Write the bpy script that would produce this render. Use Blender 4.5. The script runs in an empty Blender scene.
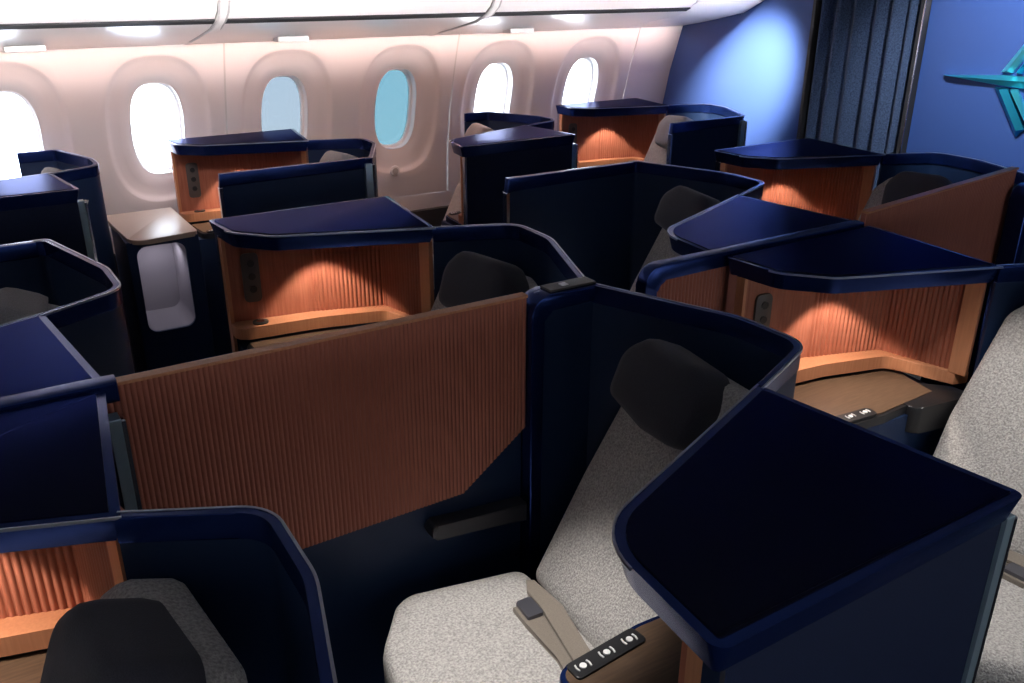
import bpy, bmesh, math, random
from mathutils import Vector, Matrix
random.seed(7)
S = 0.735            # plan unit in metres
H = 1.885            # eye height
sc = bpy.context.scene
COL = sc.collection

# ------------------------------------------------------------------ materials
def new_mat(name):
    m = bpy.data.materials.new(name); m.use_nodes = True
    nt = m.node_tree; b = nt.nodes['Principled BSDF']
    return m, nt, b
def setp(b, **k):
    for n, v in k.items():
        n = n.replace('_', ' ')
        if n in b.inputs: b.inputs[n].default_value = v
def noise_bump(nt, b, scale, strength, dist=0.002, detail=3, stretch=None):
    tc = nt.nodes.new('ShaderNodeTexCoord'); mp = nt.nodes.new('ShaderNodeMapping')
    nt.links.new(tc.outputs['Object'], mp.inputs['Vector'])
    if stretch: mp.inputs['Scale'].default_value = stretch
    n = nt.nodes.new('ShaderNodeTexNoise'); n.inputs['Scale'].default_value = scale; n.inputs['Detail'].default_value = detail
    nt.links.new(mp.outputs['Vector'], n.inputs['Vector'])
    bp = nt.nodes.new('ShaderNodeBump'); bp.inputs['Strength'].default_value = strength; bp.inputs['Distance'].default_value = dist
    nt.links.new(n.outputs['Fac'], bp.inputs['Height']); nt.links.new(bp.outputs['Normal'], b.inputs['Normal'])
    return n
def ramp_color(nt, b, fac, c0, c1, p0=.3, p1=.7):
    r = nt.nodes.new('ShaderNodeValToRGB')
    r.color_ramp.elements[0].position = p0; r.color_ramp.elements[1].position = p1
    r.color_ramp.elements[0].color = (*c0, 1); r.color_ramp.elements[1].color = (*c1, 1)
    nt.links.new(fac, r.inputs['Fac']); nt.links.new(r.outputs['Color'], b.inputs['Base Color'])
def plain(name, col, rough=.5, metal=0., spec=.5, coat=0.):
    m, nt, b = new_mat(name)
    setp(b, Base_Color=(*col, 1), Roughness=rough, Metallic=metal, Specular_IOR_Level=spec, Coat_Weight=coat, Coat_Roughness=.22, Coat_IOR=1.7)
    n = noise_bump(nt, b, 180, .03, .0005)
    return m
def cloth(name, c0, c1, scale=260, bump=.9, rough=.95, dist=.003):
    m, nt, b = new_mat(name)
    setp(b, Roughness=rough, Specular_IOR_Level=.2, Sheen_Weight=.15)
    n = noise_bump(nt, b, scale, bump, dist, 2)
    ramp_color(nt, b, n.outputs['Fac'], c0, c1)
    return m
def woodmat(name, c0, c1, rough=.45, spec=.4, stretch=(60, 60, 3)):
    m, nt, b = new_mat(name)
    setp(b, Roughness=rough, Specular_IOR_Level=spec)
    n = noise_bump(nt, b, 3, .08, .0006, 5, stretch)
    ramp_color(nt, b, n.outputs['Fac'], c0, c1)
    return m
M = {}
M['navy_top'] = plain('navy_laminate', (.013, .015, .03), .3, 1., .5)
M['navy_top'].node_tree.nodes['Principled BSDF'].inputs['Specular Tint'].default_value = (.46, .48, .70, 1)
M['navy_trim'] = plain('navy_satin_metal', (.011, .031, .155), .24, .75, .5)
M['navy_panel'] = plain('navy_panel', (.009, .024, .07), .5, 0, .3)
M['navy_cloth'] = cloth('navy_textured_panel', (.005, .009, .026), (.012, .02, .058), 420, .6, .6, .0015)
M['navy_cloth'].node_tree.nodes['Principled BSDF'].inputs['Sheen Weight'].default_value = 0
M['black'] = plain('black_plastic', (.012, .012, .014), .4)
M['olive'] = plain('dark_bronze_cap', (.035, .033, .03), .4, .3)
M['armgrey'] = plain('dark_grey_arm', (.035, .036, .046), .5)
M['silver'] = plain('polished_edge', (.75, .76, .82), .18, 1.)
M['edgemetal'] = plain('satin_edge_line', (.42, .44, .54), .3, .9)
M['bluegrey'] = plain('blue_grey_strip', (.42, .57, .66), .3, .7)
M['wood'] = woodmat('copper_veneer', (.31, .098, .056), (.42, .145, .088))
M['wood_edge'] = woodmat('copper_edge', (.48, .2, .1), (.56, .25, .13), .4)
M['wood_div'] = woodmat('copper_divider', (.34, .11, .075), (.42, .145, .095), .5)
M['tray'] = woodmat('walnut_tray', (.085, .052, .033), (.13, .08, .05), .35, .5, (6, 60, 6))
M['pale'] = cloth('pale_grey_boucle', (.30, .285, .28), (.60, .58, .56), 190, 1.0, .95, .004)
M['grey'] = cloth('mid_grey_tweed', (.06, .065, .085), (.24, .25, .29), 300, .8)
M['charcoal'] = cloth('charcoal_cloth', (.030, .030, .042), (.046, .046, .062), 500, .3)
M['headgrey'] = cloth('window_lit_headrest', (.22, .21, .22), (.34, .33, .34), 400, .3)  # headrest cloth in a lighter grey, window light put into the colour
M['strap'] = cloth('taupe_webbing', (.19, .165, .14), (.25, .215, .18), 600, .3, .8)
M['buckle'] = plain('buckle_metal', (.10, .10, .12), .4, .4)
M['handset'] = plain('handset_grey', (.09, .075, .07), .4)
M['white_mark'] = plain('white_marking', (.8, .8, .8), .5)
M['wall'] = plain('white_sidewall', (.62, .60, .61), .5, 0, .35)
M['bezel'] = plain('white_bezel', (.82, .82, .83), .35)
M['bin'] = plain('white_bin', (.84, .82, .82), .28, 0, .5, .3)
M['ceil'] = plain('white_ceiling', (.7, .7, .7), .6)
M['seam'] = plain('grey_seam', (.45, .44, .44), .6)
M['beige'] = plain('beige_laminate', (.34, .26, .21), .35)
M['lining'] = plain('grey_lining', (.32, .30, .34), .6)
M['bulk'] = plain('blue_bulkhead', (.042, .088, .28), .36, .0, .2, .06)
M['carpet'] = cloth('dark_carpet', (.012, .012, .018), (.03, .03, .045), 300, .6)
M['darktrim'] = plain('dark_dado', (.02, .02, .024), .6)
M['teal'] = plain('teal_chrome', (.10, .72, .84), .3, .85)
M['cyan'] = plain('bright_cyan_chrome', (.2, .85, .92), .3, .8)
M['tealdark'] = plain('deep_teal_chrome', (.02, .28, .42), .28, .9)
M['curtain'] = cloth('navy_curtain', (.022, .038, .085), (.07, .105, .19), 160, .6, .95)
# window panes (electrochromic glass: some dimmed to blue)
def pane(name, tint):
    m = bpy.data.materials.new(name); m.use_nodes = True; nt = m.node_tree; nt.nodes.clear()
    o = nt.nodes.new('ShaderNodeOutputMaterial'); t = nt.nodes.new('ShaderNodeBsdfTransparent'); g = nt.nodes.new('ShaderNodeBsdfGlossy')
    t.inputs['Color'].default_value = (*tint, 1); g.inputs['Roughness'].default_value = .05
    mx = nt.nodes.new('ShaderNodeMixShader'); mx.inputs[0].default_value = .05
    nt.links.new(t.outputs[0], mx.inputs[1]); nt.links.new(g.outputs[0], mx.inputs[2]); nt.links.new(mx.outputs[0], o.inputs['Surface'])
    return m
M['pane_clear'] = pane('clear_pane', (.95, .97, 1.))
M['pane_blue'] = pane('dimmed_blue_pane', (.165, .24, .27))
M['pane_pale'] = pane('pale_blue_pane', (.24, .265, .285))

# ------------------------------------------------------------------ mesh helpers
def fillet(poly, rad, closed=True, n=7):
    """Round the corners of a plan polygon; rad is a number or a list."""
    N = len(poly); out = []
    R = rad if isinstance(rad, (list, tuple)) else [rad]*N
    for i in range(N):
        p = Vector(poly[i][:2])
        if R[i] <= 0 or (not closed and i in (0, N-1)):
            out.append((p.x, p.y)); continue
        a = Vector(poly[i-1][:2]); c = Vector(poly[(i+1) % N][:2])
        u = (a-p); v = (c-p); lu, lv = u.length, v.length; u /= lu; v /= lv
        ang = math.acos(max(-1, min(1, u.dot(v))))
        if ang > math.pi-.02: out.append((p.x, p.y)); continue
        d = min(R[i]/math.tan(ang/2), lu*.49, lv*.49); r = d*math.tan(ang/2)
        c0 = p + (u+v).normalized()*(r/math.sin(ang/2))
        s = p+u*d-c0; e = p+v*d-c0
        a0 = math.atan2(s.y, s.x); a1 = math.atan2(e.y, e.x); da = (a1-a0+math.pi) % (2*math.pi)-math.pi
        for k in range(n+1):
            t = a0+da*k/n; out.append((c0.x+r*math.cos(t), c0.y+r*math.sin(t)))
    return out
def offset_line(pts, d):
    """Offset an open plan polyline sideways by d."""
    out = []
    N = len(pts)
    for i in range(N):
        p = Vector(pts[i])
        t0 = (p-Vector(pts[i-1])).normalized() if i > 0 else None
        t1 = (Vector(pts[i+1])-p).normalized() if i < N-1 else None
        t0 = t0 or t1; t1 = t1 or t0
        n0 = Vector((-t0.y, t0.x)); n1 = Vector((-t1.y, t1.x))
        m = (n0+n1); m.normalize(); k = d/max(.35, m.dot(n0))
        out.append((p.x+m.x*k, p.y+m.y*k))
    return out
def inset_poly(poly, d):
    N = len(poly); area = sum(poly[i][0]*poly[(i+1) % N][1]-poly[(i+1) % N][0]*poly[i][1] for i in range(N))
    sgn = 1 if area > 0 else -1
    out = []
    for i in range(N):
        p = Vector(poly[i]); a = (p-Vector(poly[i-1])); c = (Vector(poly[(i+1) % N])-p)
        if a.length < 1e-7: a = c
        if c.length < 1e-7: c = a
        a.normalize(); c.normalize()
        n0 = Vector((-a.y, a.x))*sgn; n1 = Vector((-c.y, c.x))*sgn; m = (n0+n1); m.normalize()
        k = d/max(.4, m.dot(n0)); out.append((p.x+m.x*k, p.y+m.y*k))
    return out
class MB:
    """Collects shapes in (unit) coordinates through a mapping to world metres."""
    def __init__(s, T): s.bm = bmesh.new(); s.T = T
    def v(s, x, y, z): return s.bm.verts.new(s.T(x, y, z))
    def face(s, vs):
        try: return s.bm.faces.new(vs)
        except ValueError: return None
    def prism(s, poly, z0, z1, bev=0., top_in=0., bot_in=0., seg=2):
        n = len(poly)
        pb = inset_poly(poly, bot_in) if bot_in else poly
        pt = inset_poly(poly, top_in) if top_in else poly
        lo = [s.v(x, y, z0) for x, y in pb]; hi = [s.v(x, y, z1) for x, y in pt]
        fs = [s.face(lo[::-1]), s.face(hi)]
        for i in range(n): fs.append(s.face([lo[i], lo[(i+1) % n], hi[(i+1) % n], hi[i]]))
        if bev > 0:
            es = set(fs[0].edges) | set(fs[1].edges)
            bmesh.ops.bevel(s.bm, geom=list(es), offset=bev*S, segments=seg, affect='EDGES', profile=.6, clamp_overlap=True)
        return s
    def side_prism(s, poly, y0, y1, bev=0., axis='y', seg=2):
        """poly in (x,z), extruded along y (or poly in (y,z), along x)."""
        f = (lambda a, b, c: s.v(a, c, b)) if axis == 'y' else (lambda a, b, c: s.v(c, a, b))
        lo = [f(a, b, y0) for a, b in poly]; hi = [f(a, b, y1) for a, b in poly]; n = len(poly)
        fs = [s.face(lo[::-1]), s.face(hi)]
        for i in range(n): fs.append(s.face([lo[i], lo[(i+1) % n], hi[(i+1) % n], hi[i]]))
        if bev > 0:
            es = set(fs[0].edges) | set(fs[1].edges)
            bmesh.ops.bevel(s.bm, geom=list(es), offset=bev*S, segments=seg, affect='EDGES', profile=.6, clamp_overlap=True)
        return s
    def box(s, x0, x1, y0, y1, z0, z1, bev=0.):
        return s.prism([(x0, y0), (x1, y0), (x1, y1), (x0, y1)], z0, z1, bev)
    def wall(s, pts, d, z0, z1, bev=0., side=1):
        a = list(pts); b = offset_line(pts, d*side)
        return s.prism(a+b[::-1], z0, z1, bev)
    def ribs(s, pts, ztop, zbot, pitch=.019, depth=.007, thick=.03, n=6, side=1):
        """A panel standing on a plan polyline with real vertical flutes on one face."""
        L = [0]
        for i in range(1, len(pts)): L.append(L[-1]+(Vector(pts[i])-Vector(pts[i-1])).length)
        N = int(L[-1]/pitch*n)
        zt = ztop if callable(ztop) else (lambda t: ztop); zb = zbot if callable(zbot) else (lambda t: zbot)
        rows = []; k = 0
        for i in range(N+1):
            t = L[-1]*i/N
            while k < len(pts)-2 and t > L[k+1]: k += 1
            p0, p1 = Vector(pts[k]), Vector(pts[k+1]); u = (t-L[k])/(L[k+1]-L[k]); p = p0.lerp(p1, u)
            d = (p1-p0).normalized(); nn = Vector((-d.y, d.x))*side
            h = depth*abs(math.sin(math.pi*t/pitch))
            f = p+nn*h; b = p-nn*thick
            rows.append((s.v(f.x, f.y, zt(t)), s.v(f.x, f.y, zb(t)), s.v(b.x, b.y, zb(t)), s.v(b.x, b.y, zt(t))))
        for a, b in zip(rows, rows[1:]):
            for j in range(4): s.face([a[j], a[(j+1) % 4], b[(j+1) % 4], b[j]])
        s.face(list(rows[0])); s.face(list(rows[-1])[::-1])
        return s
    def pillow(s, poly, levels, mid, dome=0.):
        """Soft padded shape: outline rings shrunk towards the middle; level = (shrink, depth)."""
        cx = sum(p[0] for p in poly)/len(poly); cy = sum(p[1] for p in poly)/len(poly); prev = None
        n = len(poly)
        for k, z in levels:
            vs = [mid(s, cx+(x-cx)*(1-k), cy+(y-cy)*(1-k), z) for x, y in poly]
            if prev:
                for i in range(n): s.face([prev[i], prev[(i+1) % n], vs[(i+1) % n], vs[i]])
            else: s.face(vs[::-1])
            prev = vs
        c = mid(s, cx, cy, levels[-1][1]+dome)
        for i in range(n): s.face([prev[i], prev[(i+1) % n], c])
        return s
    def cyl(s, x, y, z0, z1, r, n=24, r1=None):
        r1 = r if r1 is None else r1
        lo = [s.v(x+r*math.cos(2*math.pi*i/n), y+r*math.sin(2*math.pi*i/n), z0) for i in range(n)]
        hi = [s.v(x+r1*math.cos(2*math.pi*i/n), y+r1*math.sin(2*math.pi*i/n), z1) for i in range(n)]
        s.face(lo[::-1]); s.face(hi)
        for i in range(n): s.face([lo[i], lo[(i+1) % n], hi[(i+1) % n], hi[i]])
        return s
    def build(s, name, mat, parent=None, smooth=False, auto=None, sub=0, label=None):
        bm = s.bm
        bmesh.ops.remove_doubles(bm, verts=bm.verts, dist=1e-6)
        bmesh.ops.delete(bm, geom=[v for v in bm.verts if not v.link_faces], context='VERTS')
        bmesh.ops.recalc_face_normals(bm, faces=bm.faces)
        me = bpy.data.meshes.new(name)
        org = Vector(parent_world(parent)) if parent else Vector((0, 0, 0))
        if not parent and bm.verts:
            lo = [min(v.co[i] for v in bm.verts) for i in range(3)]; hi = [max(v.co[i] for v in bm.verts) for i in range(3)]
            org = Vector(((lo[0]+hi[0])/2, (lo[1]+hi[1])/2, lo[2]))
        bmesh.ops.translate(bm, verts=bm.verts, vec=-org)
        bm.to_mesh(me); bm.free(); me.materials.append(mat)
        o = bpy.data.objects.new(name, me); COL.objects.link(o)
        if parent: o.parent = parent
        else: o.location = org
        if smooth or auto:
            for p in me.polygons: p.use_smooth = True
            if auto: me.set_sharp_from_angle(angle=math.radians(auto))
        if sub:
            md = o.modifiers.new('sub', 'SUBSURF'); md.levels = sub; md.render_levels = sub
        if label: o['label'] = label
        return o
def parent_world(p):
    v = Vector((0, 0, 0))
    while p: v += p.location; p = p.parent
    return v
def tag(o, label, cat, group=None):
    o['label'] = label; o['category'] = cat
    if group: o['group'] = group
    return o
def empty(name, loc, label, cat, group=None):
    o = bpy.data.objects.new(name, None); o.empty_display_size = .1; COL.objects.link(o); o.location = loc
    return tag(o, label, cat, group)
def struct(o): o['kind'] = 'structure'; return o
def TW(x, y, z): return Vector((x*S, y*S, z*S+H))
FLOOR = -H/S

# ------------------------------------------------------------------ seating pods
class Pod:
    def __init__(s, X0, y0, sg, ky=1.):
        s.X0, s.y0, s.sg, s.ky = X0, y0, sg, ky
    def T(s, x, yl, z): return Vector(((s.X0+x)*S, (s.y0+s.sg*yl*s.ky)*S, z*S+H))
    def base(s, x, yl): return s.T(x, yl, FLOOR)
DESK_T = -1.0; RAIL_B = -1.062
def shell_line(mx=1.13, xs=.70):
    """Outer face of the shell in plan, from the divider side round the head to the console."""
    return fillet([(xs, -.01), (.915, -.01), (mx-.005, .52), (mx, .785), (.79, .925)], [0, .05, .3, .11, 0], closed=False)
NICHE = [(.035, 1.46), (.40, 1.40), (.72, 1.30), (.835, .965)]
def make_shell(pod, where, door=None, pillar=False, cap=False, mx=1.13, xs=.70, post=False):
    """Navy privacy shell round the head of the seat: panel, satin rail, pillar frame, aisle door."""
    r = empty('privacy_shell', pod.base(1.05, .5), where, 'seat shell', 'curved navy seat shells')
    line = shell_line(mx, xs)
    MB(pod.T).wall(offset_line(line, .003), .014, FLOOR+.02, RAIL_B, side=1).build('shell_panel', M['navy_panel'], r, auto=35)
    rl = MB(pod.T).wall(line, .022, RAIL_B, DESK_T, .006, side=1).build('top_rail', M['navy_trim'], r, auto=35)
    MB(pod.T).wall(offset_line(line, -.003), .006, DESK_T-.006, DESK_T+.0015, side=1).build('edge_line', M['edgemetal'], rl)
    if pillar:
        out = fillet([(.655, FLOOR+.02), (.655, DESK_T+.002), (.93, DESK_T+.002), (.93, DESK_T-.055), (.705, DESK_T-.055), (.705, FLOOR+.02)],
                     [0, .07, 0, 0, .03, 0])
        MB(pod.T).side_prism(out, -.05, .048, .010).build('pillar_frame', M['navy_trim'], r, auto=35)
        MB(pod.T).box(.705, .93, -.02, .036, FLOOR+.02, DESK_T-.055).build('pillar_infill', M['navy_panel'], r)
    if cap:
        c = MB(pod.T).box(.74, .93, -.035, .03, DESK_T+.002, DESK_T+.01, .003).build('pillar_cap', M['olive'], r)
        MB(pod.T).box(.80, .825, -.012, .012, DESK_T+.01, DESK_T+.013).build('cap_mark', M['white_mark'], c)
    if door:
        x0, x1 = door
        d = MB(pod.T).box(x0+.012, x1, -.012, .016, FLOOR+.08, RAIL_B).build('aisle_door', M['navy_panel'], r)
        MB(pod.T).side_prism([(x0-.004, RAIL_B-.02), (x0+.006, DESK_T), (x1, DESK_T), (x1, RAIL_B), (x0+.02, RAIL_B)], -.018, .026, .006).build('door_rail', M['navy_trim'], d, auto=35)
        MB(pod.T).box(x0-.006, x0+.012, -.018, .022, FLOOR+.08, RAIL_B-.012, .003).build('door_edge', M['silver'], d)
    if post:
        p_ = MB(pod.T).box(.86, .90, -.045, -.012, FLOOR+.05, DESK_T-.03, .008).build('door_post', M['bluegrey'], r, auto=35)
        MB(pod.T).box(.90, .915, -.05, -.02, FLOOR+.05, DESK_T-.035, .004).build('post_edge', M['silver'], p_)
    return r
def make_console(pod, where, kind='A', remote=True, ymax=1.535):
    """Side console: angled desk top with satin edge, copper niche, tray, cabinet."""
    r = empty('side_console', pod.base(.45, 1.3), where, 'console', 'angled navy side consoles')
    desk = fillet([(0, ymax), (.035, 1.21), (.80, .905), (.875, ymax)], [.03, .2, 0, .02], n=8) if kind == 'B' else \
        fillet([(.01, ymax), (.035, 1.29), (.17, 1.14), (.795, .905), (.868, ymax)], [.03, .12, .14, 0, .02], n=8)
    de = MB(pod.T).prism(desk, RAIL_B-.005, DESK_T, .012, bot_in=.018).build('desk_edge', M['navy_trim'], r, auto=35)
    MB(pod.T).prism(inset_poly(desk, .022), DESK_T-.004, DESK_T+.003, .002).build('desk_top', M['navy_top'], r, auto=30)
    e0 = [p for p in desk if p[1] < ymax-.1 and p[0] < .86]
    e0.sort(key=lambda p: p[0])
    MB(pod.T).wall(offset_line(e0, 0), .005, DESK_T-.005, DESK_T+.0015, side=-1).build('edge_line', M['edgemetal'], de)
    # aisle side panel and its metal edges
    q = ymax-1.54
    MB(pod.T).box(.045, .855, 1.485+q, 1.515+q, FLOOR+.02, RAIL_B).build('side_panel', M['navy_cloth'], r)
    MB(pod.T).box(.032, .045, 1.48+q, 1.52+q, FLOOR+.02, RAIL_B, .004).build('front_edge', M['silver'], r)
    MB(pod.T).box(.034, .05, 1.44+q, 1.48+q, FLOOR+.02, RAIL_B-.004, .003).build('front_jamb', M['wood_edge'], r)
    post = MB(pod.T).box(.855, .885, 1.475+q, 1.525+q, FLOOR+.02, RAIL_B, .004).build('corner_post', M['bluegrey'], r)
    MB(pod.T).box(.883, .897, 1.483+q, 1.525+q, FLOOR+.05, DESK_T-.07, .004).build('post_edge', M['silver'], post)
    # cabinet under the tray
    MB(pod.T).prism([(.06, 1.02), (.34, .985), (.80, .97), (.85, 1.46), (.06, 1.46)], FLOOR+.02, -1.565).build('cabinet', M['navy_panel'], r)
    # copper niche with flutes
    nb = MB(pod.T)
    seg = NICHE
    nb.ribs([seg[0], seg[1]], RAIL_B, -1.46, depth=.001, side=-1)
    nb.ribs([seg[1], seg[2]], RAIL_B, -1.46, side=-1)
    nb.ribs([seg[2], (.787, 1.015)], RAIL_B, -1.46, side=-1)
    pn = nb.build('niche_panel', M['wood'], r)
    MB(pod.T).wall([(.787, 1.015), (.80, .95)], .022, -1.46, RAIL_B-.004, .004, side=-1).build('niche_jamb', M['wood_edge'], pn)
    inner = [(.035, 1.35), (.40, 1.31), (.69, 1.235), (.775, .985)]
    led = fillet([seg[0], seg[1], seg[2], seg[3]] + inner[::-1], [0, 0, 0, 0, 0, .05, 0, .05])
    lg = MB(pod.T).prism(led, -1.51, -1.455, .008).build('niche_ledge', M['wood_edge'], r, auto=35)
    k = MB(pod.T).cyl(.15, 1.385, -1.455, -1.449, .035).build('socket', M['olive'], lg, auto=35)
    MB(pod.T).cyl(.15, 1.385, -1.449, -1.447, .018).build('socket_cap', M['silver'], k, auto=35)
    # tray table with rim and control strip
    tr = fillet([(.085, 1.01), (.36, .985), (.70, 1.0), (.76, 1.25), (.40, 1.33), (.06, 1.37)], [.05, .1, .0, 0, 0, .04])
    t = MB(pod.T).prism(tr, -1.565, -1.53, .008).build('tray_rim', M['navy_trim'] if kind == 'B' else M['black'], r, auto=35)
    MB(pod.T).prism(inset_poly(tr, .014), -1.53, -1.525).build('tray_top', M['tray'], t)
    c = MB(pod.T).prism(fillet([(.115, 1.015), (.335, .995), (.34, 1.05), (.115, 1.07)], .012), -1.527, -1.519, .003).build('control_strip', M['black'], r)
    for i in range(3):
        bx = .15+.075*i; by = 1.04-.006*i
        g = MB(pod.T)
        g.cyl(bx, by, -1.519, -1.516, .009, 12)
        for s_ in (-1, 1):
            pts = [(bx+s_*(.017+.004*math.cos(a))-s_*.004, by+.012*math.sin(a)) for a in (-1.1, 0, 1.1)]
            pts2 = [(x+s_*.004, y) for x, y in pts][::-1]
            g.prism(pts+pts2, -1.519, -1.516)
        g.build('control_button', M['white_mark'], c)
    # black arm pad beside the seat
    pad = fillet([(.50, .95), (.80, .90), (.80, 1.0), (.66, 1.15), (.50, 1.04)], [.04, .02, .02, .08, .04])
    MB(pod.T).prism(pad, -1.64, -1.527, .012).build('arm_pad', M['black'], r, auto=40)
    if remote:
        # handset docked on the copper wall
        hx0, hx1 = .075, .15
        def Tn(x, y, z):   # local frame on the first niche wall
            d = (Vector(seg[1])-Vector(seg[0])).normalized(); n = Vector((d.y, -d.x)); p = Vector(seg[0])+d*x+n*y
            return pod.T(p.x, p.y, z)
        h = MB(Tn).side_prism(fillet([(hx0, -1.37), (hx1, -1.37), (hx1, -1.145), (hx0, -1.145)], .02), 0, .012, .003).build('handset', M['handset'], r, auto=35)
        for i in range(3):
            zc = -1.19-.06*i
            MB(Tn).side_prism([(hx0+.04+.016*math.cos(a*math.pi/6), zc+.016*math.sin(a*math.pi/6)) for a in range(12)], .012, .016).build('handset_button', M['black'], h)
    return r
def make_seat(pod, where, belt=True, ox=0., oy=0., cf=0., head='charcoal'):
    """Reclined pale grey seat: cushion, backrest, charcoal headrest, belt, armrest."""
    r = empty('lie_flat_seat', pod.base(.4, .55), where, 'seat', 'pale grey lie-flat seats')
    zc = -1.93
    pod = Pod(pod.X0+ox, pod.y0+pod.sg*oy*pod.ky, pod.sg, pod.ky)
    poly = fillet([(.55, .17), (.10+cf, .075), (-.05+cf, .28), (-.12+cf, .60), (-.10+cf, .93), (.52, .93)], [.05, .10, .15, .15, .1, .05])
    b = MB(pod.T)
    b.pillow(poly, [(.03, -2.12), (.0, -2.07), (.0, zc-.06), (.02, zc-.03), (.06, zc-.01), (.14, zc-.002), (.4, zc+.004)], lambda m, x, y, z: m.v(x, y, z), .004)
    b.build('seat_cushion', M['pale'], r, auto=50)
    MB(pod.T).prism(inset_poly(poly, .02), FLOOR+.02, -2.12).build('seat_base', M['navy_panel'], r)
    # backrest frame: e = across (towards console), h = up the back, n = forward
    def frame(p0, lean, toe):
        f = Vector((-math.cos(toe), -math.sin(toe)))          # forward in plan (towards divider by toe)
        e = Vector((-f.y, f.x));
        if e.y < 0: e = -e
        def T(w, t, hh):
            back = hh*math.sin(lean)
            x = p0[0]+e.x*w+f.x*(t*math.cos(lean)-back); y = p0[1]+e.y*w+f.y*(t*math.cos(lean)-back)
            return pod.T(x, y, p0[2]+hh*math.cos(lean)+t*math.sin(lean))
        return T
    TB = frame((.515, .555, zc-.03), math.radians(24), math.radians(6))
    # (w, t, h) mapping ; outline in (w,h)
    ol = fillet([(-.33, .0), (.34, .0), (.335, .42), (.28, .86), (.20, .945), (-.13, .945), (-.24, .88), (-.30, .42)],
                [.03, .03, .3, .1, .06, .06, .1, .3])
    bb = MB(TB)
    bb.pillow(ol, [(.02, -.12), (0, -.10), (.0, -.02), (.02, .004), (.06, .014), (.14, .022), (.5, .022)], lambda m, x, y, z: m.v(x, z, y))
    bk = bb.build('backrest', M['pale'], r, auto=50)
    # headrest: wedge that wraps forward
    ho = fillet([(-.225, .745), (-.02, .71), (.145, .72), (.17, .88), (.10, .965), (-.14, .975), (-.235, .90)], [.04, .15, .05, .09, .08, .08, .09])
    hb = MB(TB)
    hb.pillow(ho, [(.04, -.03), (0, .0), (0, .075), (.03, .105), (.10, .123), (.25, .133), (.55, .137)], lambda m, x, y, z: m.v(x, z, y))
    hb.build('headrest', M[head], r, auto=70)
    if belt:
        zz = zc+.004
        sb = MB(pod.T).prism([(.476, .297), (.499, .311), (.506, .465), (.46, .663), (.42, .90), (.35, .90), (.398, .649), (.438, .456), (.448, .346)], zz+.022, zz+.036, .003).build('belt_strap', M['strap'], r)
        MB(pod.T).prism([(.374, .377), (.442, .379), (.435, .466), (.403, .634), (.36, .88), (.315, .88), (.368, .635), (.368, .461)], zz, zz+.02, .003).build('belt_tongue', M['strap'], sb)
        MB(pod.T).prism(fillet([(.386, .372), (.442, .374), (.438, .462), (.38, .458)], .008), zz+.012, zz+.034, .005).build('buckle', M['buckle'], r, auto=35)
    return r

C0 = 2.335
pods = dict(
  CL1=Pod(.87, C0, -1), CR1=Pod(.87, C0, 1),
  CL2=Pod(2.395, .765, 1), CR2=Pod(2.395, 3.905, -1),
  CL0=Pod(-.655, .765, 1), CR0=Pod(-.655, 3.905, -1),
  CR3=Pod(3.89, C0+.04, 1),
  R0=Pod(-.37, 6.0, -1, .78), R1=Pod(1.15, 4.80, 1, .78), R2=Pod(2.66, 6.0, -1, .78), R3=Pod(4.19, 4.82, 1, .78))
desc = {
 'CL1': ('navy shell behind the large seat in the middle foreground', 'large dark navy desk-topped console filling the right foreground', 'pale grey seat with charcoal headrest and buckled belt, nearest the camera'),
 'CR1': ('navy shell joining the copper desk console left of centre', 'console with open copper niche and bluish desk top behind the copper divider', 'seat half hidden behind the copper divider, only its charcoal headrest showing'),
 'CL2': ('navy shell at the right edge beside the bright pale seat', 'console with brightly lit fluted copper niche on the right', 'bright pale grey seat cut by the right edge of the photo'),
 'CR2': ('tall navy shell with aisle door in the middle of the cabin', 'dark console top with silver nose behind the right copper niche', 'grey seat in shade inside the tall navy shell in the middle'),
 'CL0': ('navy shell with broad blue rail in the bottom left corner', 'console with copper niche at the bottom left edge of the photo', 'seat in the bottom left corner with large charcoal headrest'),
 'CR0': ('grey-lit navy shell with silver-edged rail at the left edge', 'console with plain blue top at the left edge, just beyond the low railed screen', 'grey headrest seat inside the shell at the left edge'),
 'CR3': ('navy shell under the emblem at the far right', 'copper console in front of the curtain', 'grey seat below the bulkhead emblem behind the copper end panel'),
 'R0': ('tall navy shell with white-lit rail by the leftmost window', 'blue-topped console at far left below the leftmost window', 'seat behind the far left console, mostly hidden'),
 'R1': ('navy shell with aisle door beside the sunlit second window', 'glowing copper console below the second and third windows', 'pale headrest seat below the third window'),
 'R2': ('small grey navy shell below the fifth window', 'dark navy boxed console with blue top below the fifth window', 'cream seat peeping out beside the navy box below the fifth window'),
 'R3': ('navy shell with aisle door against the blue bulkhead', 'copper console below the sixth window by the blue bulkhead', 'pale seat in the far corner by the blue bulkhead'),
}
typeA = {'CR1', 'CL2', 'CL0', 'CR3', 'R1', 'R3'}
for k, p in pods.items():
    a, b, c = desc[k]
    door = (.19 if k == 'R3' else .03, .87) if k in ('CR2', 'CR0', 'R1', 'R3') else None
    make_shell(p, a, door, k in ('CL1', 'CR3'), k == 'CL1', 1.06 if k[-1] == '0' else 1.13, .86 if door or k in ('CR1', 'CL0') else .70, k in ('R1', 'R3'))
    make_console(p, b, 'A' if k in typeA else 'B', k in typeA, 1.575 if k == 'CL1' else 1.54)
    ox, oy = {'CL0': (-.105, .05), 'CR0': (-.10, 0), 'CR3': (-.14, 0), 'CR2': (-.03, .04), 'R2': (-.17, -.15), 'R3': (-.17, 0), 'R1': (.06, 0)}.get(k, (0, 0))
    make_seat(p, c, True, ox, oy, .2 if k == 'R1' else 0, 'headgrey' if k in ('R1', 'R2', 'R3', 'CR0') else 'charcoal')

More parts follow.
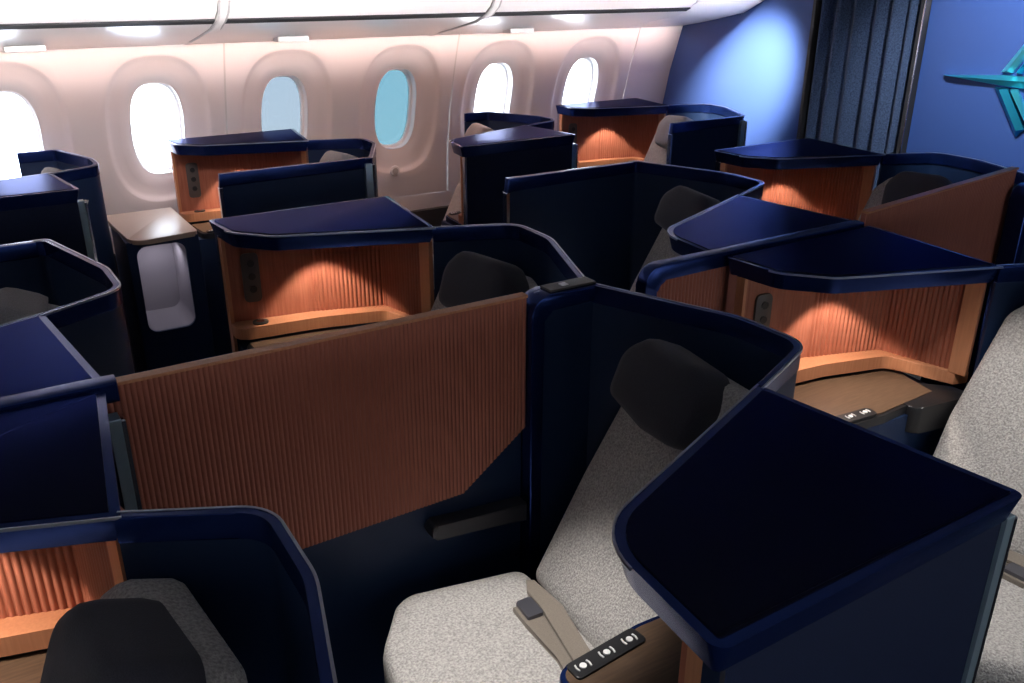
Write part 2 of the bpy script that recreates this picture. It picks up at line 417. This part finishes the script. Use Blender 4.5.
# centre dividers between the paired seats
def divider(x0, x1, ya, yb, ztop0, ztop1, label, rough_bottom=True, full=True):
    r = empty('centre_divider', TW((x0+x1)/2, (ya+yb)/2, FLOOR), label, 'divider', 'copper fluted dividers')
    L = x1-x0
    def zt(t): return ztop0+(ztop1-ztop0)*t/L
    def zb(t):
        u = t/L
        if u < .8: return -1.69+.02*u
        return -1.674+(u-.8)/.2*.19
    ang = math.atan2(yb-ya, x1-x0); l2 = math.hypot(x1-x0, yb-ya)
    def T(x, y, z): return TW(x0+x*math.cos(ang)-y*math.sin(ang), ya+x*math.sin(ang)+y*math.cos(ang), z)
    MB(T).ribs([(0, -.012), (l2, -.012)], zt, zb, pitch=.0145, depth=.004, thick=.024, side=-1).build('copper_panel', M['wood_div'], r)
    e = MB(T); a = e
    e.side_prism([(0, ztop0), (l2, ztop1), (l2, ztop1+.010), (0, ztop0+.010)], -.022, .016, .002).build('top_edge', M['wood_edge'], r)
    if full:
        MB(T).box(.08, l2, .016, .045, FLOOR+.02, -1.02).build('lower_panel', M['navy_panel'], r)
        MB(T).side_prism(fillet([(.88, -1.80), (.88, -1.745), (1.265, -1.78), (1.265, -1.855)], [.02, .02, 0, 0]), -.05, .016, .012).build('arm_bar', M['armgrey'], r)
    return r
divider(.245, 1.521, C0-.005, C0-.005, -1.0, -1.0, 'wide fluted copper divider panel in the left foreground')
divider(3.36, 4.62, 2.41, 2.47, -.985, -.935, 'copper divider panel in front of the emblem seat, far right', full=False)
# low screens behind the centre consoles of the even rows
def screen(x0, x1, label):
    r = empty('console_screen', TW((x0+x1)/2, C0, FLOOR), label, 'screen', 'low screens between back to back consoles')
    def out(z): return fillet([(x0, FLOOR+.02), (x0, z), (x1, z), (x1, z-.06), (x0+.055, z-.06), (x0+.055, FLOOR+.02)], [0, .07, 0, 0, .04, 0])
    MB(TW).side_prism(out(-.985), C0-.028, C0+.028, .008).build('screen_frame', M['navy_trim'], r, auto=35)
    MB(TW).ribs([(x0+.055, C0-.012), (x1, C0-.012)], -1.045, FLOOR+.05, pitch=.0175, depth=.005, thick=.02, side=-1).build('copper_infill', M['wood_div'], r)
    return r
screen(2.03, 3.235, 'low copper faced screen with navy rail behind the right copper niche')
screen(-1.0, .245, 'low navy railed screen along the left edge beside the copper divider')

# foot cubby of the second window seat
r = empty('foot_cubby', TW(.98, 5.6, FLOOR), 'dark foot cubby with beige top and grey lined opening below the second window', 'footwell')
cub = MB(TW)
X0c, X1c, Yf, Yb, Zt = .74, 1.14, 5.28, 5.80, -1.42
op = fillet([(.785, -2.0), (1.06, -2.0), (1.06, -1.47), (.785, -1.47)], .06, n=6)
dens = []
for (a, b_) in zip(op, op[1:]+op[:1]):
    k_ = max(1, int(math.hypot(b_[0]-a[0], b_[1]-a[1])/.03))
    dens += [(a[0]+(b_[0]-a[0])*i/k_, a[1]+(b_[1]-a[1])*i/k_) for i in range(k_)]
op = dens
# front plate as a ring of quads round the opening
def ring_plate(mb, inner, x0, x1, z0, z1, y, depth):
    cx = sum(p[0] for p in inner)/len(inner); cz = sum(p[1] for p in inner)/len(inner); n = len(inner); O = []
    for (x, z) in inner:
        dx, dz = x-cx, z-cz
        t = min((x1-cx if dx > 0 else cx-x0)/abs(dx) if dx else 9e9, (z1-cz if dz > 0 else cz-z0)/abs(dz) if dz else 9e9); O.append((cx+dx*t, cz+dz*t))
    # add corners
    vi = [mb.v(x, y, z) for x, z in inner]; vo = [mb.v(x, y, z) for x, z in O]; vb = [mb.v(x, y+depth, z) for x, z in inner]
    corners = {(a, b): mb.v(a, y, b) for a in (x0, x1) for b in (z0, z1)}
    for i in range(n):
        j = (i+1) % n; a, b = O[i], O[j]
        if abs(a[0]-b[0]) > 1e-6 and abs(a[1]-b[1]) > 1e-6:
            c = (x0 if min(a[0], b[0]) <= x0+1e-6 else x1, z0 if min(a[1], b[1]) <= z0+1e-6 else z1)
            mb.face([vi[i], vi[j], vo[j], corners[c], vo[i]])
        else: mb.face([vi[i], vi[j], vo[j], vo[i]])
        mb.face([vi[i], vb[i], vb[j], vi[j]])
ring_plate(cub, op, X0c, X1c, FLOOR+.02, Zt-.02, Yf, .02)
cub.build('front_panel', M['navy_panel'], r)
b = MB(TW); b.box(X0c, X0c+.03, Yf+.02, Yb, FLOOR+.02, Zt-.02); b.box(X1c-.03, X1c, Yf+.02, Yb, FLOOR+.02, Zt-.02); b.build('side_panels', M['navy_panel'], r)
MB(TW).prism(fillet([(X0c-.02, Yb+.15), (X0c+.02, Yf-.05), (X1c, Yf-.0), (X1c+.0, Yb+.15)], [0, .09, .03, 0]), Zt-.03, Zt, .006).build('cubby_top', M['beige'], r, auto=35)
b = MB(TW)
vi = [b.v(x, Yf+.02, z) for x, z in op]; vb = [b.v(x*.9+.09, Yf+.32, z*.9-.17) for x, z in op]
for i in range(len(op)): b.face([vi[i], vi[(i+1) % len(op)], vb[(i+1) % len(op)], vb[i]])
b.face(vb); b.build('cubby_lining', M['lining'], r, auto=40)

# ------------------------------------------------------------------ window wall
PROF = [(-.40, 5.93), (-.55, 5.985), (-.75, 6.05), (-1.0, 6.12), (-1.3, 6.17), (-1.7, 6.19), (-2.1, 6.16), (FLOOR, 6.05)]
def wall_y(z):
    for (z0, y0), (z1, y1) in zip(PROF, PROF[1:]):
        if z0 >= z >= z1: return y0+(y1-y0)*(z0-z)/(z0-z1)
    return PROF[0][1] if z > PROF[0][0] else PROF[-1][1]
PITCH = .848; WX = [1.175+PITCH*k for k in range(-3, 5)]; WZ = -.955
def sup(a, b, t, e=3.2):
    c, s_ = math.cos(t), math.sin(t)
    k = (abs(c)**e+abs(s_)**e)**(-1/e)
    return a*k*c, b*k*s_
NA = 64
def bay(mb, cx, x0, x1, z0, z1):
    angs = [2*math.pi*i/NA for i in range(NA)]
    def rect(t):
        c, s_ = math.cos(t), math.sin(t)
        tx = (x1-cx if c > 0 else cx-x0)/abs(c) if abs(c) > 1e-9 else 9e9
        tz = (z1-WZ if s_ > 0 else WZ-z0)/abs(s_) if abs(s_) > 1e-9 else 9e9
        k = min(tx, tz); return k*c, k*s_
    rings = []
    specs = [('s', .165, .30, .075), ('s', .172, .31, .07), ('s', .20, .335, .052), ('s', .24, .385, .040), ('s', .285, .43, .032), ('s', .305, .455, .018), ('s', .318, .468, .004), ('s', .328, .478, 0), ('r', 0, 0, 0)]
    for kind, a, b_, d in specs:
        rg = []
        for t in angs:
            dx, dz = sup(a, b_, t, 2.7) if kind == 's' else rect(t)
            x, z = cx+dx, WZ+dz; rg.append((x, z, d))
        rings.append(rg)
    # snap rectangle corners
    last = rings[-1]
    for X in (x0, x1):
        for Z in (z0, z1):
            i = min(range(NA), key=lambda i: (last[i][0]-X)**2+(last[i][1]-Z)**2); last[i] = (X, Z, 0)
    # intermediate ring between the recess and the rectangle follows the curved profile
    mids = []
    for f in (.25, .5, .75):
        mids.append([(a[0]+(b[0]-a[0])*f, a[1]+(b[1]-a[1])*f, 0) for a, b in zip(rings[-2], last)])
    rings = rings[:-1]+mids+[last]
    V = [[mb.v(x, wall_y(z)+d, z) for x, z, d in rg] for rg in rings]
    for a, b in zip(V, V[1:]):
        for i in range(NA):
            j = (i+1) % NA; mb.face([a[i], a[j], b[j], b[i]])
ZB = -1.62
wpan = 0
for k in range(0, 8, 2):
    mb = MB(TW)
    for i in (k, k+1):
        cx = WX[i]; bay(mb, cx, cx-PITCH/2+(.006 if i == k else 0), cx+PITCH/2-(.006 if i == k+1 else 0), ZB, -.40)
    wpan += 1
    o = struct(mb.build('wall_starboard' if wpan == 1 else 'wall_starboard_%d' % wpan, M['wall'], None, auto=40))
# backing, lower wall and dado
def strip(name, pts, x0, x1, mat, th=.02):
    mb = MB(TW); n = len(pts)
    b2 = [(y+th, z) for y, z in pts]
    mb.side_prism(pts+b2[::-1], x0, x1, axis='x'); return struct(mb.build(name, mat))
XA, XB = -3.2, 5.45
strip('wall_starboard_lower', [(wall_y(z)+.001, z) for z in (ZB, -1.8, -2.1, FLOOR)], XA, XB, M['wall'])
strip('trim_1', [(wall_y(z)-.05, z) for z in (-1.74, -1.9, -2.2, FLOOR)], XA, XB, M['darktrim'], .05)
strip('wall_starboard_end', [(wall_y(z), z) for z in (-.40, -.8, -1.2, ZB)], WX[-1]+PITCH/2, XB, M['wall']) if WX[-1]+PITCH/2 < XB else None
strip('wall_starboard_fore', [(wall_y(z), z) for z in (-.40, -.8, -1.2, ZB)], XA, WX[0]-PITCH/2, M['wall'])
for i in range(0, 9, 2):
    x = WX[0]-PITCH/2+PITCH*i
    if x < XB: strip('trim_%d' % (2+i//2), [(wall_y(z)+.006, z) for z in (-.40, -.7, -1.0, -1.3, ZB)], x-.02, min(XB, x+.02), M['seam'], .012)
tint = {4: 'pane_pale', 5: 'pane_blue'}
for i, cx in enumerate(WX):
    if cx+.2 > XB: continue
    w = bpy.data.objects.new('window_%d' % (i+1), None); COL.objects.link(w); w.location = TW(cx, 6.2, -1.3); w['kind'] = 'structure'
    mb = MB(TW); V = []
    for a, b_, d in [(.166, .301, .07), (.166, .301, .135), (.15, .285, .14), (.146, .281, .15), (.146, .281, .17)]:
        V.append([mb.v(cx+sup(a, b_, 2*math.pi*j/NA, 2.7)[0], wall_y(WZ+sup(a, b_, 2*math.pi*j/NA, 2.7)[1])+d, WZ+sup(a, b_, 2*math.pi*j/NA, 2.7)[1]) for j in range(NA)])
    for a, b in zip(V, V[1:]):
        for j in range(NA): mb.face([a[j], a[(j+1) % NA], b[(j+1) % NA], b[j]])
    o = mb.build('window_frame', M['bezel'], w, auto=40)
    mb = MB(TW); q = [sup(.16, .295, 2*math.pi*j/NA, 2.7) for j in range(NA)]
    fr = [mb.v(cx+x, wall_y(WZ+z)+.16, WZ+z) for x, z in q]; bk = [mb.v(cx+x, wall_y(WZ+z)+.168, WZ+z) for x, z in q]
    mb.face(fr); mb.face(bk[::-1])
    for j in range(NA): mb.face([fr[j], fr[(j+1) % NA], bk[(j+1) % NA], bk[j]])
    mb.build('window_pane', M[tint.get(i, 'pane_clear')], w)
# opaque fuselage skin outside with holes is not seen; close the gap above/below by a backing shell
mbk = MB(TW)
# round call button on the wall
def Tv(x, y, z): return TW(2.838+x, wall_y(-1.41)-.004+z, -1.41+y)
v_ = empty('wall_vent', Tv(0, 0, 0), 'small round grey vent on the white wall below the fourth window', 'vent')
MB(Tv).cyl(0, 0, 0, -.012, .042, 24, .036).build('vent_ring', M['bezel'], v_, auto=35)
MB(Tv).cyl(0, 0, -.012, -.016, .024, 16).build('vent_core', M['seam'], v_, auto=35)

# ------------------------------------------------------------------ overhead bins
LOW = [(5.94, -.425), (5.86, -.418), (5.735, -.392), (5.5, -.348), (5.245, -.297), (5.145, -.262)]
UP = [(5.125, -.248), (5.055, -.203), (4.975, -.10), (4.93, .05), (4.90, .35)]
def thick_prof(pts, th):
    off = offset_line(pts, th)
    return pts+off[::-1]
bx = [-3.2, -1.72, -.03, 1.375, 3.06, 4.785]
bnames = ['', '', 'white overhead bin at the far left above the first two windows', 'white overhead bin in the middle above the third and fourth windows', 'white overhead bin above the fifth and sixth windows']
bl = ['overhead bin forward of the photo, not shown', 'white overhead bin at the top left corner above the first window', 'white overhead bin above the second window, left of the first curved rib',
      'white overhead bin between the two curved ribs', 'white overhead bin between the right curved rib and the blue bulkhead']
for i in range(2, 5):
    x0, x1 = bx[i]+.03, bx[i+1]-.03
    r = empty('overhead_bin', TW((x0+x1)/2, 5.5, -.35), bl[i], 'overhead bin', 'white overhead bins')
    MB(TW).side_prism(thick_prof(UP, -.03), x0, x1, .006, axis='x').build('bin_door', M['bin'], r, auto=40)
    MB(TW).side_prism(thick_prof(LOW, -.03), x0, x1, .004, axis='x').build('service_panel', M['bin'], r, auto=40)
    MB(TW).side_prism([(5.158, -.270), (5.112, -.250), (5.118, -.236), (5.165, -.247)], x0, x1, axis='x').build('bin_seam', M['darktrim'], r)
    # small reading light cluster under the panel
    xm = x0+(x1-x0)*.34
    MB(TW).box(xm-.10, xm+.10, 5.66, 5.76, -.415, -.38, .008).build('light_cluster', M['bin'], r, auto=35)
for n_, x in enumerate(bx[3:5]):
    pf = [(5.94, -.43), (5.735, -.40), (5.5, -.357), (5.245, -.308), (5.12, -.262), (5.045, -.215), (4.965, -.11), (4.92, .05), (4.89, .35)]
    r = empty('bin_rib', TW(x, 5.4, -.35), ['curved white rib above the gap between second and third windows', 'curved white rib above the fifth window'][n_], 'trim', 'curved ribs between overhead bins')
    mb = MB(TW)
    mb.side_prism(thick_prof(pf, -.04), x-.022, x+.022, .012, axis='x').build('rib_band', M['bin'], r, auto=40)
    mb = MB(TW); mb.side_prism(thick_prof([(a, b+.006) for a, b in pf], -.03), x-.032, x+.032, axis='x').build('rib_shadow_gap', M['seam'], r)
# end panel that closes the last bin against the bulkhead
pf = [(5.94, -.425), (5.735, -.392), (5.5, -.348), (5.245, -.297), (5.055, -.205), (4.975, -.10), (4.93, .05), (4.90, .35)]
r = empty('bin_end_panel', TW(5.1, 5.4, -.35), 'curved white bin end panel meeting the blue bulkhead', 'panel')
MB(TW).side_prism(thick_prof(pf, -.03), 4.765, 5.44, .006, axis='x').build('end_skin', M['bin'], r, auto=40)

# ------------------------------------------------------------------ bulkhead, curtain, emblem
def slab(name, x0, x1, y0, y1, z0, z1, mat):
    return struct(MB(TW).box(x0, x1, y0, y1, z0, z1).build(name, mat))
CEIL = .42
slab('wall_bulkhead_left', 5.45, 5.5, 4.57, 6.3, FLOOR, CEIL, M['bulk'])
slab('wall_bulkhead_right', 5.45, 5.5, -1.5, 3.66, FLOOR, CEIL, M['bulk'])
slab('wall_bulkhead_behind', 5.75, 5.8, 3.4, 4.9, FLOOR, CEIL, M['darktrim'])
slab('trim_8', 5.42, 5.5, 4.545, 4.57, FLOOR, CEIL, M['darktrim'])
slab('trim_9', 5.40, 5.5, 3.665, 3.70, FLOOR, CEIL, M['darktrim'])
slab('trim_10', 5.395, 5.40, 3.664, 3.672, FLOOR, CEIL, M['silver'])
cv = MB(TW); n = 240; front = []; back = []
ys = 3.70; ye = 4.545
for i in range(n+1):
    u = i/n; y = ys+(ye-ys)*u
    ph = u*6.3+.2*math.sin(u*5)
    off = .032*math.sin(2*math.pi*ph)+.010*math.sin(2*math.pi*ph*.37+1)-.01
    front.append((5.47+off, y))
for X, y in front: back.append((X+.012, y))
cv.prism(front+back[::-1], FLOOR+.06, CEIL-.02)
r = empty('aisle_curtain', TW(5.47, 4.12, FLOOR), 'dark navy pleated curtain hanging across the aisle in the bulkhead', 'curtain')
cv.build('curtain_cloth', M['curtain'], r, auto=60)
# emblem: flat metal strokes with bevels, on the right bulkhead panel
def Te(a, b, d): return TW(5.45-d, 3.02-a, -.603+b)      # a to the right (towards -y), b up, d out of the wall
em = empty('wall_emblem', Te(0, 0, 0), 'teal metallic star shaped emblem on the blue bulkhead at the right edge', 'emblem')
def blade(name, pts, mid, mat, d0=.022, d1=.055):
    mb = MB(Te); n = len(pts)
    lo = [mb.v(a, b, d0-.02) for a, b in pts]; hi = [mb.v(a, b, d0) for a, b in pts]; m_ = [mb.v(a, b, d1) for a, b in mid]
    mb.face(lo[::-1])
    for i in range(n): mb.face([lo[i], lo[(i+1) % n], hi[(i+1) % n], hi[i]])
    # ridge: connect outline to two ridge points
    h = n//2
    bmesh.ops.convex_hull(mb.bm, input=hi+m_)
    return mb.build(name, mat, em)
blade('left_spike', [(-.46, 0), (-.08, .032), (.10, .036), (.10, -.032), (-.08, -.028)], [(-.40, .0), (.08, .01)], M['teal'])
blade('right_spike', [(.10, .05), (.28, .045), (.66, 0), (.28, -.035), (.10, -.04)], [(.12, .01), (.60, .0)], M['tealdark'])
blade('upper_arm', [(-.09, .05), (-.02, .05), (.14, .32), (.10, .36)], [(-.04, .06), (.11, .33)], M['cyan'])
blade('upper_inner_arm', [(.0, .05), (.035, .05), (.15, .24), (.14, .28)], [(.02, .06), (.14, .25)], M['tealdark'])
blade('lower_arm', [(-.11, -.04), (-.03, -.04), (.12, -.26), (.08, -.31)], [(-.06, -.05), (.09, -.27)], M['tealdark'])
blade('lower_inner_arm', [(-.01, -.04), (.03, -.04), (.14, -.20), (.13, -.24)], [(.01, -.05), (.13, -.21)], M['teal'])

# ------------------------------------------------------------------ enclosure
slab('floor', -3.3, 5.9, -1.6, 6.3, FLOOR-.05, FLOOR, M['carpet'])
slab('ceiling', -3.3, 5.9, -1.6, 6.3, CEIL, CEIL+.05, M['ceil'])
slab('wall_port', -3.3, 5.9, -1.6, -1.5, FLOOR, CEIL, M['wall'])
slab('wall_forward', -3.3, -3.2, -1.6, 6.3, FLOOR, CEIL, M['wall'])
slab('wall_starboard_upper', -3.3, 5.5, 5.98, 6.02, -.42, CEIL, M['ceil'])

# ------------------------------------------------------------------ lights
def area(name, loc, target, sx, sy, e, col=(1, 1, 1), spread=180):
    l = bpy.data.lights.new(name, 'AREA'); l.shape = 'RECTANGLE'; l.size = sx; l.size_y = sy; l.energy = e; l.color = col
    l.spread = math.radians(spread)
    o = bpy.data.objects.new(name, l); COL.objects.link(o); o.location = loc
    d = Vector(target)-Vector(loc); o.rotation_euler = d.to_track_quat('-Z', 'Y').to_euler(); return o
def spot(name, loc, target, e, ang, blend=.3, col=(1, .93, .85), r=.03):
    l = bpy.data.lights.new(name, 'SPOT'); l.energy = e; l.spot_size = math.radians(ang); l.spot_blend = blend; l.color = col; l.shadow_soft_size = r
    o = bpy.data.objects.new(name, l); COL.objects.link(o); o.location = loc
    d = Vector(target)-Vector(loc); o.rotation_euler = d.to_track_quat('-Z', 'Y').to_euler(); return o
# cove strip washing the sidewall from behind the bin edge
area('cove_light', TW(1.3, 5.84, -.44), TW(1.3, 6.0, -1.2), 8.0*S, .03, 13, (1, .54, .40))
area('sidewall_wash', TW(.2, 3.3, .39), TW(.2, 6.0, -.75), 4.0*S, .15, 6, (1, .90, .90), 50)
area('bin_fill', TW(1.2, -1.0, -.06), TW(1.2, 5.1, -.18), 8.5*S, .05, 15, (1, .94, .93), 9)  # added fill strip hanging in mid-air to brighten the bins; no fixture there
area('port_window_light', TW(1.0, -1.42, -.95), TW(1.0, 3, -.8), 7*S, .45, 17, (.92, .96, 1))
def reading(k, x=.15, yl=.64, e=140, ang=32, src=(-.12, .52), z=.38, col=(1, .95, .90), blend=.6):
    p = pods[k]
    if k == 'CL2': x, ang, e = .46, 40, 85
    spot('reading_light', p.T(src[0], src[1], z), p.T(x, yl, -1.9), e, ang, blend, col)
    if k in typeA:   # lamp under the desk top of the open consoles
        spot('niche_light', p.T(.39, 1.24 if p.ky > .9 else 1.19, RAIL_B-.02), p.T(.42, 1.25, -1.5), 7, 88, .25, (1, .86, .74), .012)
for k in pods:
    reading(k)
spot('bulkhead_fill', TW(4.35, 4.35, .3), TW(5.45, 5.14, -.82), 950, 36, 1.0, (1, .86, .74), .05)  # added spot, stands in for the window's blurred reflection on the bulkhead
spot('emblem_wash', TW(4.3, 2.6, .35), TW(5.45, 3.2, -.6), 105, 66, .8, (.9, .95, 1), .05)
area('cubby_light', TW(.93, 5.45, -1.535), TW(.93, 5.5, -2), .15, .06, .22, (.95, .9, 1))
sl = bpy.data.lights.new('sun', 'SUN'); sl.energy = 3.0; sl.angle = math.radians(2); sl.color = (1, .9, .8)
so = bpy.data.objects.new('sun', sl); COL.objects.link(so); so.rotation_euler = Vector((.05, -.8, -.36)).to_track_quat('-Z', 'Y').to_euler()
# sky
w = bpy.data.worlds.new('sky'); sc.world = w; w.use_nodes = True; nt = w.node_tree
bg = nt.nodes['Background']; tc = nt.nodes.new('ShaderNodeTexCoord'); no = nt.nodes.new('ShaderNodeTexNoise'); no.inputs['Scale'].default_value = 3
cr = nt.nodes.new('ShaderNodeValToRGB'); cr.color_ramp.elements[0].color = (.72, .86, 1, 1); cr.color_ramp.elements[1].color = (1, 1, 1, 1)
cr.color_ramp.elements[0].position = .35; cr.color_ramp.elements[1].position = .6
nt.links.new(tc.outputs['Generated'], no.inputs['Vector']); nt.links.new(no.outputs['Fac'], cr.inputs['Fac']); nt.links.new(cr.outputs['Color'], bg.inputs['Color'])
bg.inputs['Strength'].default_value = 10

# ------------------------------------------------------------------ camera
F = 886.; pi_, ya, ro = .39632, 1.00732, .00263
fw = Vector((math.cos(ya)*math.cos(pi_), math.sin(ya)*math.cos(pi_), -math.sin(pi_)))
r0 = Vector((math.sin(ya), -math.cos(ya), 0)); u0 = r0.cross(fw)
rt = r0*math.cos(ro)+u0*math.sin(ro); up = rt.cross(fw)
cd = bpy.data.cameras.new('camera'); cam = bpy.data.objects.new('camera', cd); COL.objects.link(cam)
cd.sensor_width = 36; cd.lens = 36*F/1024; cd.clip_start = .02
m = Matrix((rt, up, -fw)).transposed().to_4x4(); m.translation = Vector((0, 0, H)); cam.matrix_world = m
sc.camera = cam
sc.view_settings.view_transform = 'Standard'; sc.view_settings.look = 'None'
sc.view_settings.gamma = 1; sc.view_settings.use_curve_mapping = False; sc.view_settings.exposure = 0.0
